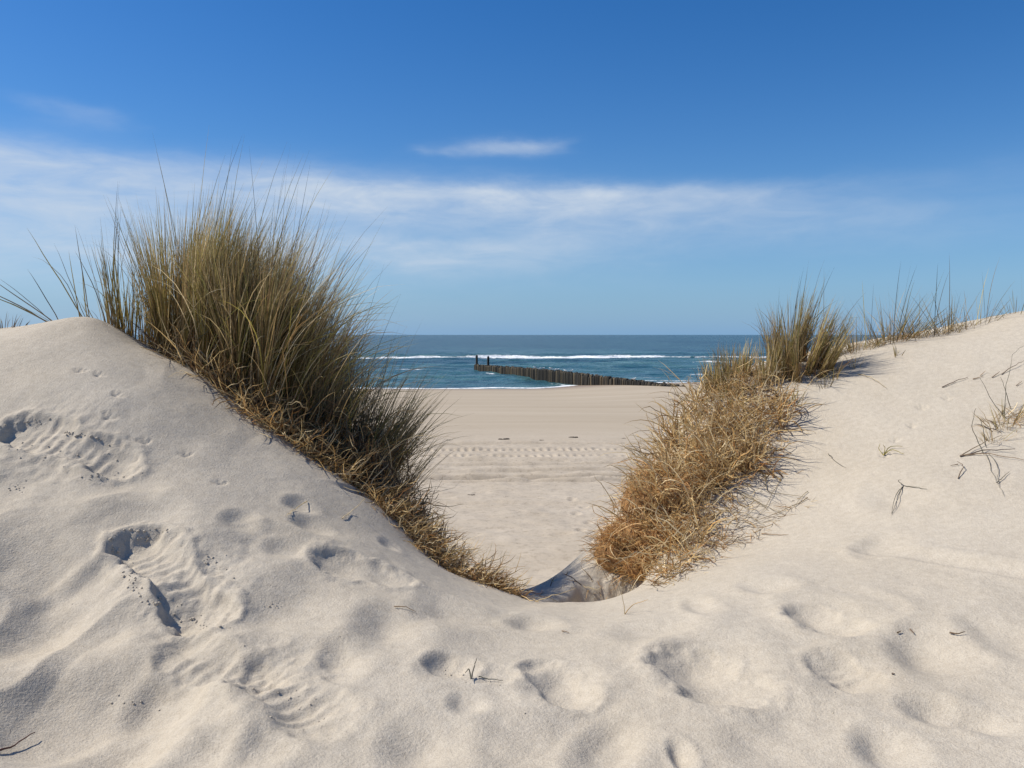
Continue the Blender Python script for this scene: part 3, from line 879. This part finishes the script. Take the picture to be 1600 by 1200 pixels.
# ------------------------------------------------------------------ right dune
tuft('upright golden based marram tussock on the right dune shoulder', (2.36, 6.55), .26, .26, 1000, (.36, .72), (.1, .10), .22, (.15, .15),
     mix=dict(green=4, straw=4, brown=2), stalks=18, dead=260, deadL=(.12, .3))
tuft('small green marram tussock in front of the sea above the straw bank', (1.80, 6.60), .26, .20, 460, (.16, .42), (.3, .10), .35, (.2, .2), mix=dict(green=5, straw=3, brown=1), dead=300, deadL=(.12, .3))
tuft('slender yellow tuft between the small green tussock and the golden based one', (2.05, 6.42), .09, .09, 150, (.26, .54), (.3, .08), .15, (.15, .1), mix=dict(straw=3, green=3), dead=40, deadL=(.1, .25))
crest_t = [((1340, 528), 90, (.16, .50), 'short bushy tuft next to the golden based tussock on the right crest'),
           ((1395, 528), 110, (.18, .58), 'wide spreading tuft of green blades on the right crest'),
           ((1440, 522), 46, (.16, .50), 'thin tuft beside the wide spreading tuft on the right crest'),
           ((1485, 516), 40, (.18, .55), 'sparse tuft of long crossing blades farther up the right crest'),
           ((1530, 508), 22, (.12, .45), 'few low blades just below the top of the right dune'),
           ((1592, 494), 14, (.10, .30), 'two or three wisps on the very top of the right dune')]
for (q, n, L, lab) in crest_t:
    d = np.interp(q[0], [1290, 1400, 1500, 1600], [6.75, 6.85, 6.8, 6.7])
    p = P(q[0], q[1], d)
    tuft(lab, (p[0], p[1]), .20, .12, int(n * 1.5), L, (.4, .10), .75, (.12, .15), mix=dict(green=5, grey=3, straw=3), dead=(n // 2 if n > 30 else 0), deadL=(.06, .2), width=.0042, stalks=3)
mass = pix_region([(1078, 628), (1175, 612), (1235, 634), (1205, 690), (1180, 740), (1080, 790), (1000, 765), (1025, 720), (1048, 670)], 80)
thatch('thick mat of dry straw coloured marram on the bank of the right dune', mass, 1900, (.12, .42), dict(straw=8, brown=1.6, rust=2), tilt=(.4, 1.9), bend=(-.5, 1.0), lift=.11, kink=.34, curl=1.5, width=.0085)
mass2 = pix_region([(1075, 600), (1190, 585), (1200, 650), (1120, 680), (1060, 680)], 50)
thatch('short upright yellow green stubble along the top of the straw bank', mass2, 200, (.10, .24), dict(straw=4, green=4, brown=1), tilt=(0, .5), bend=(0, .6), lift=.08)
lng = pix_region([(1085, 640), (1200, 625), (1190, 720), (1100, 800), (1040, 860), (985, 860), (1010, 760)], 60)
thatch('long pale straw blades drooping down the length of the right bank', lng, 420, (.28, .60), dict(straw=8, brown=1), flow=(-2.2, 1.0), tilt=(.15, .8), bend=(.8, 1.9), width=.0065, lift=.05, curl=.5, kink=.06)
low = pix_region([(960, 800), (1080, 780), (1120, 840), (1060, 905), (990, 918), (950, 880)], 500)
# fibrous root mat
def blob(c, r, seed, nu=44, nv=28):
    u = np.linspace(0, 2 * np.pi, nu, endpoint=False); vv = np.linspace(0, np.pi, nv)
    U, VV = np.meshgrid(u, vv)
    d = np.stack([np.sin(VV) * np.cos(U), np.sin(VV) * np.sin(U), np.cos(VV)], -1).reshape(-1, 3)
    k = 1 + .20 * fbm(d[:, 0] * 2.2 + d[:, 2] * 1.3 + 10, d[:, 1] * 2.2 - d[:, 2] * 1.7 + 10, 4, seed)
    p = d * np.array(r) * k[:, None] + np.array(c)
    i = np.arange(nv - 1)[:, None] * nu; j = np.arange(nu)[None, :]
    q = np.stack([i + j, i + (j + 1) % nu, i + nu + (j + 1) % nu, i + nu + j], -1).reshape(-1, 4)
    return p, q
rc = [pt(1015, 800), pt(985, 850), pt(1035, 850), pt(1010, 890), pt(968, 872), pt(1055, 790), pt(1020, 765)]
rr_ = [(.17, .16, .14), (.15, .15, .13), (.16, .14, .10), (.13, .12, .09), (.13, .13, .12), (.18, .15, .15), (.14, .14, .12)]
V_, Q_, o_ = [], [], 0
for k, (c, r) in enumerate(zip(rc, rr_)):
    p, q = blob((c[0], c[1] + .06, float(ground(c[0], c[1])[0]) + .00), r, 400 + k)
    V_.append(p); Q_.append(q + o_); o_ += len(p)
V_ = np.concatenate(V_); Q_ = np.concatenate(Q_)
oc = (float(rc[1][0]), float(rc[1][1]), float(ground(*rc[1])[0]))
rm = tag(empty('root_mat', oc), 'rusty brown mat of fine marram roots hanging from the eroded bank by the notch', 'roots')
link('peat_core', mesh_from('peat_core', V_ - np.array(oc), Q_), mroot, rm)
n = 6000
pk = V_[rng.integers(len(V_), size=n)]
cen = np.array([[c[0], c[1] + .06, float(ground(*c)[0])] for c in rc])
nn = cen[np.argmin(((pk[:, None] - cen[None]) ** 2).sum(-1), 1)]
dv = pk - nn
blades('root_fibres', pk - dv * .08, np.arctan2(dv[:, 1], dv[:, 0]) + rng.normal(0, .6, n), rng.uniform(.6, 1.7, n), rng.uniform(.5, 1.6, n), rng.uniform(.05, .19, n), .0034, mixpal(n, rust=6, straw=2, brown=1.5), 5, .8, mat=mdead, parent=rm, origin=oc, kink=.2)
thatch('golden straw curling over the rusty root mat', low, 700, (.10, .40), dict(straw=6, rust=2), tilt=(.3, 1.6), bend=(0, 1.4), lift=.14, width=.0065, kink=.25, curl=1.4)
low2 = pix_region([(1060, 760), (1180, 690), (1215, 730), (1130, 860), (1060, 912), (1000, 920), (1040, 880)], 80)
thatch('loose thin straw scattered over the white sand right of the root mat', low2, 620, (.06, .30), dict(straw=5, brown=3, rust=1), tilt=(.8, 1.7), bend=(-.3, .6), width=.0055, lift=.03, kink=.4, curl=1.6)
low3 = pix_region([(1130, 850), (1250, 775), (1262, 785), (1150, 862), (1050, 915), (1010, 918)], 260)
thatch('thin line of straw along the lower edge of the straw bank', low3, 420, (.06, .2), dict(straw=4, brown=3, rust=1), tilt=(1.2, 1.6), bend=(-.1, .3), width=.0034)

def sticks(label, rows, name='dead_stalk', cat='dead stalks', cols=None, width=.006, rise=None):
    """bare stems: each row is a list of (pixel x, pixel y, height above the sand, nearer offset)"""
    allv, allq, tint, o = [], [], [], 0
    P3 = []
    for row in rows:
        pts3 = []
        q0 = pt(row[0][0], row[0][1])
        for px, py, h in row:
            if h < .03:
                q = pt(px, py)
                if np.isnan(q[0]): q = q0
                pts3.append((q[0], q[1], float(ground(*q)[0]) + h))
            else:                                  # free end: stays at the distance of the foot
                a, b_ = ray(px, py)
                pts3.append((float(a) * q0[1], q0[1] + random.uniform(-.06, .06), CAMZ + float(b_) * q0[1]))
        P3.append(np.array(pts3))
    org = P3[0][0].copy()
    for pts3 in P3:
        m = 10
        s = np.linspace(0, 1, m); tk = np.linspace(0, 1, len(pts3))
        p = np.stack([np.interp(s, tk, pts3[:, i]) for i in range(3)], 1)
        p[1:-1] = (p[:-2] + 2 * p[1:-1] + p[2:]) / 4
        p[1:-1] += rng.normal(0, min(.003, .010 * float(np.linalg.norm(pts3[-1] - pts3[0]))), (m - 2, 3))
        tg = np.gradient(p, axis=0); tg /= np.linalg.norm(tg, axis=1)[:, None] + 1e-9
        s1 = np.cross(tg, (0.2, .1, 1.)); s1 /= np.linalg.norm(s1, axis=1)[:, None] + 1e-9
        s2 = np.cross(tg, s1)
        rad = width * .5 * (1 - .6 * s) * rng.uniform(.8, 1.2)
        for i in range(m):
            for k in range(5):
                an = 2 * np.pi * k / 5
                allv.append(p[i] + rad[i] * (np.cos(an) * s1[i] + np.sin(an) * s2[i]) - org)
        for i in range(m - 1):
            for k in range(5):
                allq.append([o + i * 5 + k, o + i * 5 + (k + 1) % 5, o + (i + 1) * 5 + (k + 1) % 5, o + (i + 1) * 5 + k])
        tint += [pal(cols if cols is not None else BROWN * .85 + .05, 1)[0]] * (m * 5)
        o += m * 5
    me = mesh_from(name, allv, allq, tint=np.array(tint))
    ob = link(name, me, mtwig)
    ob.location = org
    return tag(ob, label, cat)
sticks('dark broken stems poking left out of the straw bank over the beach', [
    [(985, 765, 0), (960, 764, .1), (917, 760, .1)], [(988, 762, 0), (955, 752, .1), (930, 746, .1)], [(990, 765, 0), (965, 750, .1), (948, 737, .1)],
    [(980, 768, 0), (966, 772, .1), (950, 770, .1)], [(990, 760, 0), (975, 745, .1), (952, 738, .1)], [(1000, 745, 0), (985, 730, .1), (975, 712, .1)],
    [(1005, 740, 0), (992, 722, .1), (988, 702, .1)], [(1020, 735, 0), (1000, 722, .1), (975, 726, .1)], [(1030, 690, 0), (1010, 680, .1), (996, 668, .1)], [(985, 770, 0), (970, 790, .1), (965, 800, .1)]],
    width=.011)
sticks('wiry grey stems arching over the sand between the straw bank and the open slope', [
    [(1180, 735, 0), (1200, 738, .03), (1245, 750, .03)], [(1180, 735, 0), (1210, 728, .03), (1235, 742, .03)], [(1178, 737, 0), (1172, 715, .03), (1166, 700, .03)],
    [(1180, 735, 0), (1190, 700, .03), (1200, 675, .03), (1232, 668, .03)], [(1185, 738, 0), (1220, 745, .03), (1252, 735, .03)], [(1175, 720, 0), (1200, 720, .03), (1220, 708, .03)]], cols=STRAW * .45, width=.0045)
sticks('lattice of thin dry stems lying on the sand below the wiry stems', [
    [(1196, 748, .01), (1197, 770, .01), (1215, 774, .01), (1262, 780, .01)], [(1262, 780, .01), (1225, 800, .01), (1170, 822, .01)], [(1140, 760, .01), (1175, 780, .01), (1200, 800, .01)],
    [(1150, 770, .01), (1190, 790, .01), (1225, 806, .01)], [(1222, 745, .01), (1200, 790, .01), (1180, 815, .01)], [(1100, 835, .01), (1150, 848, .01), (1160, 852, .01)], [(1262, 770, .01), (1255, 775, .01), (1240, 795, .01)], [(1120, 800, .01), (1160, 806, .02), (1196, 824, .01)], [(1130, 742, .01), (1165, 758, .02), (1190, 786, .01)], [(1150, 826, .01), (1180, 800, .02), (1212, 786, .01)]], cols=STRAW * .45, width=.0048)
sticks('short twig lying alone on the sand below the straw bank', [[(1190, 836, .006), (1215, 838, .008), (1232, 837, .006)]], 'twig', 'twig', width=.006)
sticks('small curled plant alone on the open right slope', [[(1380, 712, 0), (1376, 702, .03), (1378, 694, .04)], [(1380, 712, 0), (1390, 700, .04), (1412, 712, .01)], [(1381, 712, 0), (1384, 700, .03), (1380, 695, .04)], [(1381, 711, 0), (1395, 698, .03), (1410, 703, .02)]], 'seedling', 'plant', cols=GREEN * .8, width=.006)
sticks('forked dark blade bent to the ground below the curled plant', [[(1412, 760, 0), (1398, 778, .01), (1393, 805, .005)], [(1412, 760, 0), (1403, 780, .015), (1394, 803, .005)], [(1412, 760, 0), (1430, 764, .008), (1448, 766, .006)], [(1410, 760, .01), (1406, 752, .03), (1405, 748, .04)]], cols=GREY * .9, width=.006)
sticks('crooked little twig right of the forked dark blade', [[(1497, 750, .006), (1506, 734, .02), (1495, 727, .02)], [(1497, 728, .01), (1485, 730, .008)]], 'twig', 'twig', width=.007)
sticks('two dark stiff stems lying crossed on the sand of the right slope', [[(1500, 715, .006), (1530, 700, .02), (1566, 685, .02)], [(1500, 715, .006), (1540, 707, .015), (1586, 707, .02)], [(1500, 714, .006), (1540, 712, .01), (1600, 722, .01)]], width=.008)
sticks('thin bare stems standing around the crossed stems', [[(1537, 710, 0), (1525, 670, .1), (1518, 637, .1)], [(1541, 700, 0), (1535, 670, .1), (1532, 650, .1)], [(1540, 712, .008), (1548, 735, .01), (1557, 758, .01)], [(1545, 712, .008), (1562, 735, .01), (1557, 758, .01), (1568, 778, .01)], [(1557, 758, .01), (1577, 740, .01)]], cols=GREY, width=.0048)
sticks('tall curved wisp rising from the yellowish tuft on the right slope', [[(1570, 655, 0), (1566, 600, .2), (1582, 552, .2), (1592, 540, .2)], [(1573, 655, 0), (1558, 635, .1), (1536, 592, .1)], [(1580, 640, 0), (1572, 610, .1), (1570, 590, .1)]], cols=GREY, width=.005)
p = pt(1575, 660); tuft('yellowish low tuft by the crossed stems on the right slope', p, .12, .10, 60, (.08, .26), (0, .2), 1.0, (.2, .3), mix=dict(straw=4, green=3), dead=60, deadL=(.08, .25), width=.0045)
p = pt(1552, 690); tuft('pale yellow spidery shoots behind the crossed stems', p, .05, .05, 26, (.08, .2), (0, .1), 1.0, (.2, .3), mix=dict(straw=5, green=2), width=.004)
sticks('row of broken brown stems half buried high on the right slope', [[(1472, 607, .006), (1490, 600, .012), (1512, 592, .01)], [(1520, 594, .006), (1536, 590, .01)], [(1532, 588, .006), (1540, 584, .02)], [(1550, 591, .006), (1562, 585, .02)], [(1565, 586, .006), (1582, 577, .02), (1600, 568, .02)], [(1588, 604, .006), (1596, 600, .015)]], width=.007)
sticks('long pale blade bowed over on the upper right slope', [[(1340, 585, 0), (1362, 594, .02), (1385, 609, .01)]], cols=STRAW * .7, width=.005)
sticks('thin bowed stem beside the small curled plant', [[(1292, 708, .03), (1302, 722, .01), (1322, 732, .006)]], cols=GREY, width=.005)
shoots = [((1235, 634), 12, 'short shoots on the sand below the golden based tussock'), ((1248, 632), 9, 'two green shoots beside the short shoots under the golden tussock'),
          ((1290, 605), 12, 'loose low shoots on the sand under the short bushy tuft'), ((1302, 592), 16, 'bent shoots closest to the short bushy tuft'),
          ((1222, 672), 10, 'lone shoot at the upper edge of the wiry stems'), ((1336, 575), 9, 'low shoots under the crest left of the long bowed blade'), ((1402, 556), 9, 'stubby shoot on the sand in front of the wide spreading tuft')]
for q, n, lab in shoots:
    p = pt(*q)
    tuft(lab, p, .04, .03, n, (.10, .24), (.6, .08), .5, (.15, .3), mix=dict(green=4, straw=4, grey=1), dead=0, deadL=(.05, .14), width=.0055)
sticks('bare dead stem curving out over the beach from the left shoulder', [[(690, 772, 0), (730, 788, .1), (757, 820, .1), (768, 845, .1)]], cols=GREY, width=.005)
sticks('thin dead stems sticking out right of the dark tangle', [[(640, 690, 0), (665, 668, .1), (706, 632, .1)], [(650, 690, 0), (670, 670, .1), (692, 660, .1)], [(655, 720, 0), (670, 700, .1), (684, 682, .1)], [(640, 720, 0), (655, 727, .1), (668, 722, .1)], [(668, 745, 0), (680, 720, .1), (686, 705, .1)]], cols=BROWN, width=.006)
sticks('angular dry stems above the lip of the notch', [[(745, 905, 0), (742, 885, .1), (765, 836, .1)], [(755, 912, 0), (785, 875, .1), (800, 905, .1)], [(780, 915, 0), (795, 905, .1), (808, 930, .02)]], cols=STRAW * .6, width=.005)
sticks('pale bent stem crossing the sand below the trailing straw', [[(535, 812, .006), (552, 800, .01), (572, 776, .03)], [(480, 785, .006), (458, 800, .01), (448, 808, .006)]], cols=STRAW, width=.0045)
sticks('pale stem bent like a V on the right of the notch lip', [[(976, 960, 0), (972, 930, .1), (960, 893, .1)], [(976, 960, 0), (990, 948, .05), (1010, 932, .06)]], cols=STRAW * .8, width=.0045)
sticks('arching pale stalk lying along the lip of the notch', [[(838, 942, .01), (868, 926, .05), (900, 918, .06)], [(800, 925, .01), (825, 940, .01), (842, 944, .01)]], cols=STRAW, width=.0045)
thatch('loose roots and straw fallen into the scoured pit of the notch', disc(.62, 4.86, .16, .12, 60), 90, (.06, .24), dict(straw=4, rust=2, brown=2), tilt=(.6, 1.8), bend=(-.3, .8), width=.005, kink=.3, curl=1.2)
thatch('thin root strands strewn on the pale sand left of the scoured pit', disc(.22, 4.95, .22, .16, 60), 40, (.05, .20), dict(straw=4, brown=2), tilt=(1.3, 1.7), bend=(-.1, .3), width=.0045, kink=.2, curl=1.2)
sticks('short dark twig above the shadowed hollow of the notch', [[(908, 914, 0), (890, 903, .05), (878, 893, .06)], [(884, 899, .05), (888, 893, .06)]], 'twig', 'twig', width=.008)
sticks('short dark stalk lying below the lip on the trodden sand', [[(616, 950, .006), (632, 953, .012), (650, 959, .006)]], 'twig', 'twig', width=.006)
sticks('reddish twig lying in the corner hollow at the foot of the left dune', [[(-8, 1178, .006), (20, 1173, .012), (55, 1157, .02)]], 'twig', 'twig', cols=np.array([(.13, .06, .045)]), width=.008)
sticks('small upright sprig in the footprint in the middle of the trodden sand', [[(736, 1062, 0), (740, 1050, .03), (744, 1036, .05)], [(736, 1062, 0), (732, 1052, .03), (728, 1046, .03)], [(748, 1060, .005), (765, 1066, .01), (786, 1066, .006)]], 'sprig', 'sprig', cols=GREY * .9, width=.0045)
sticks('dark bit of stem on the right slope above the corner', [[(1484, 993, .006), (1496, 996, .01), (1508, 993, .012)]], 'twig', 'twig', width=.007)
sticks('crumbs of dark stem by the hollow on the right slope', [[(1402, 991, .006), (1408, 990, .008)], [(1422, 986, .006), (1428, 994, .008)], [(1394, 1055, .004), (1398, 1056, .006)]], 'twig', 'twig', width=.007)
sticks('single black stem end lying near the notch lip', [[(878, 988, .004), (884, 990, .008), (890, 991, .004)]], 'twig', 'twig', width=.006)

# ------------------------------------------------------------------ small stuff
ico = np.array([(0, 0, 1), (.9, 0, .45), (.28, .85, .45), (-.72, .53, .45), (-.72, -.53, .45), (.28, -.85, .45), (.72, .53, -.45), (-.28, .85, -.45), (-.9, 0, -.45), (-.28, -.85, -.45), (.72, -.53, -.45), (0, 0, -1)])
itri = np.array([(0, 1, 2), (0, 2, 3), (0, 3, 4), (0, 4, 5), (0, 5, 1), (1, 6, 2), (2, 7, 3), (3, 8, 4), (4, 9, 5), (5, 10, 1), (2, 6, 7), (3, 7, 8), (4, 8, 9), (5, 9, 10), (1, 10, 6), (11, 7, 6), (11, 8, 7), (11, 9, 8), (11, 10, 9), (11, 6, 10)])
cr = []
def scatter(path, n, sp, r0, r1):
    path = np.array(path, float)
    tk = np.linspace(0, 1, len(path))
    for _ in range(int(n * .7)):
        s = random.random()
        px = np.interp(s, tk, path[:, 0]) + random.gauss(0, sp); py = np.interp(s, tk, path[:, 1]) + random.gauss(0, sp * .5)
        cr.append((px, py, .8 * (r0 + (r1 - r0) * random.random() ** 2.4)))
scatter([(180, 870), (172, 845), (195, 828), (260, 832)], 40, 4, .004, .010)
scatter([(200, 880), (206, 910), (225, 940), (258, 942)], 60, 5, .003, .010)
scatter([(215, 845), (240, 838)], 12, 6, .004, .008)
scatter([(270, 960), (345, 985)], 30, 14, .003, .010)
scatter([(310, 875), (345, 880), (350, 915)], 26, 10, .003, .008)
scatter([(100, 675), (160, 688)], 26, 4, .005, .012)
scatter([(0, 665), (80, 658)], 22, 4, .004, .009)
scatter([(20, 690), (200, 740)], 40, 22, .003, .008)
scatter([(130, 745), (210, 745)], 20, 6, .004, .009)
scatter([(10, 760), (40, 765)], 16, 8, .004, .010)
scatter([(415, 950), (445, 948)], 14, 5, .004, .009)
scatter([(180, 1090), (240, 1110)], 10, 12, .003, .007)
scatter([(400, 1080), (500, 1120)], 26, 30, .003, .007)
scatter([(690, 1055), (770, 1065)], 14, 8, .003, .008)
scatter([(100, 1000), (1500, 1100)], 40, 90, .002, .005)
hp = raymarch(lambda x, y: ground(x, y), [c[0] for c in cr], [c[1] for c in cr], 1.7, 6.0, 900)
V_, T_, o_ = [], [], 0
for (px, py, r), q in zip(cr, hp):
    if np.isnan(q[0]):
        continue
    z = float(ground(q[0], q[1])[0])
    p = ico * r * rng.uniform(.7, 1.3, 3) * rng.uniform(.8, 1.2, (12, 1))
    V_.append(p + np.array([q[0], q[1], z + r * .05])); T_.append(itri + o_); o_ += 12
me = mesh_from('sand_crumbs', np.concatenate(V_), None, np.concatenate(T_), smooth=True)
tag(link('sand_crumbs', me, msand), 'crumbs of damp sand broken off around the footprints', kind='stuff')

# tide wrack: lumps of dry seaweed on the beach
for k, (px, d, s) in enumerate(((790, 27.6, .13), (846, 27.4, .07), (896, 28.3, .12), (975, 28.0, .06), (735, 15.6, .05), (790, 15.4, .04), (700, 27.5, .06))):
    x = (px - 800) / FPX * d
    nb = 9
    Vv, Qq, oo = [], [], 0
    for i in range(nb):
        p, q = blob((rng.normal(0, s * .7), rng.normal(0, s * .35), s * .12), np.array((.6, .4, .28)) * s * rng.uniform(.5, 1.1), 500 + 10 * k + i, 10, 7)
        Vv.append(p); Qq.append(q + oo); oo += len(p)
    ob = link('seaweed_clump', mesh_from('seaweed_clump', np.concatenate(Vv), np.concatenate(Qq)), mweed)
    ob.location = (x, d, float(beach_h(np.array([x]), np.array([d]))[0]) - .01)
    if d > 20:
        tag(ob, 'dark dried seaweed lump on the tide line of the beach', 'seaweed', 'seaweed lumps on the tide line')
    else:
        tag(ob, 'tiny dark scrap of seaweed on dry sand nearer the dunes than the tyre ruts', 'seaweed', 'seaweed scraps by the ruts')
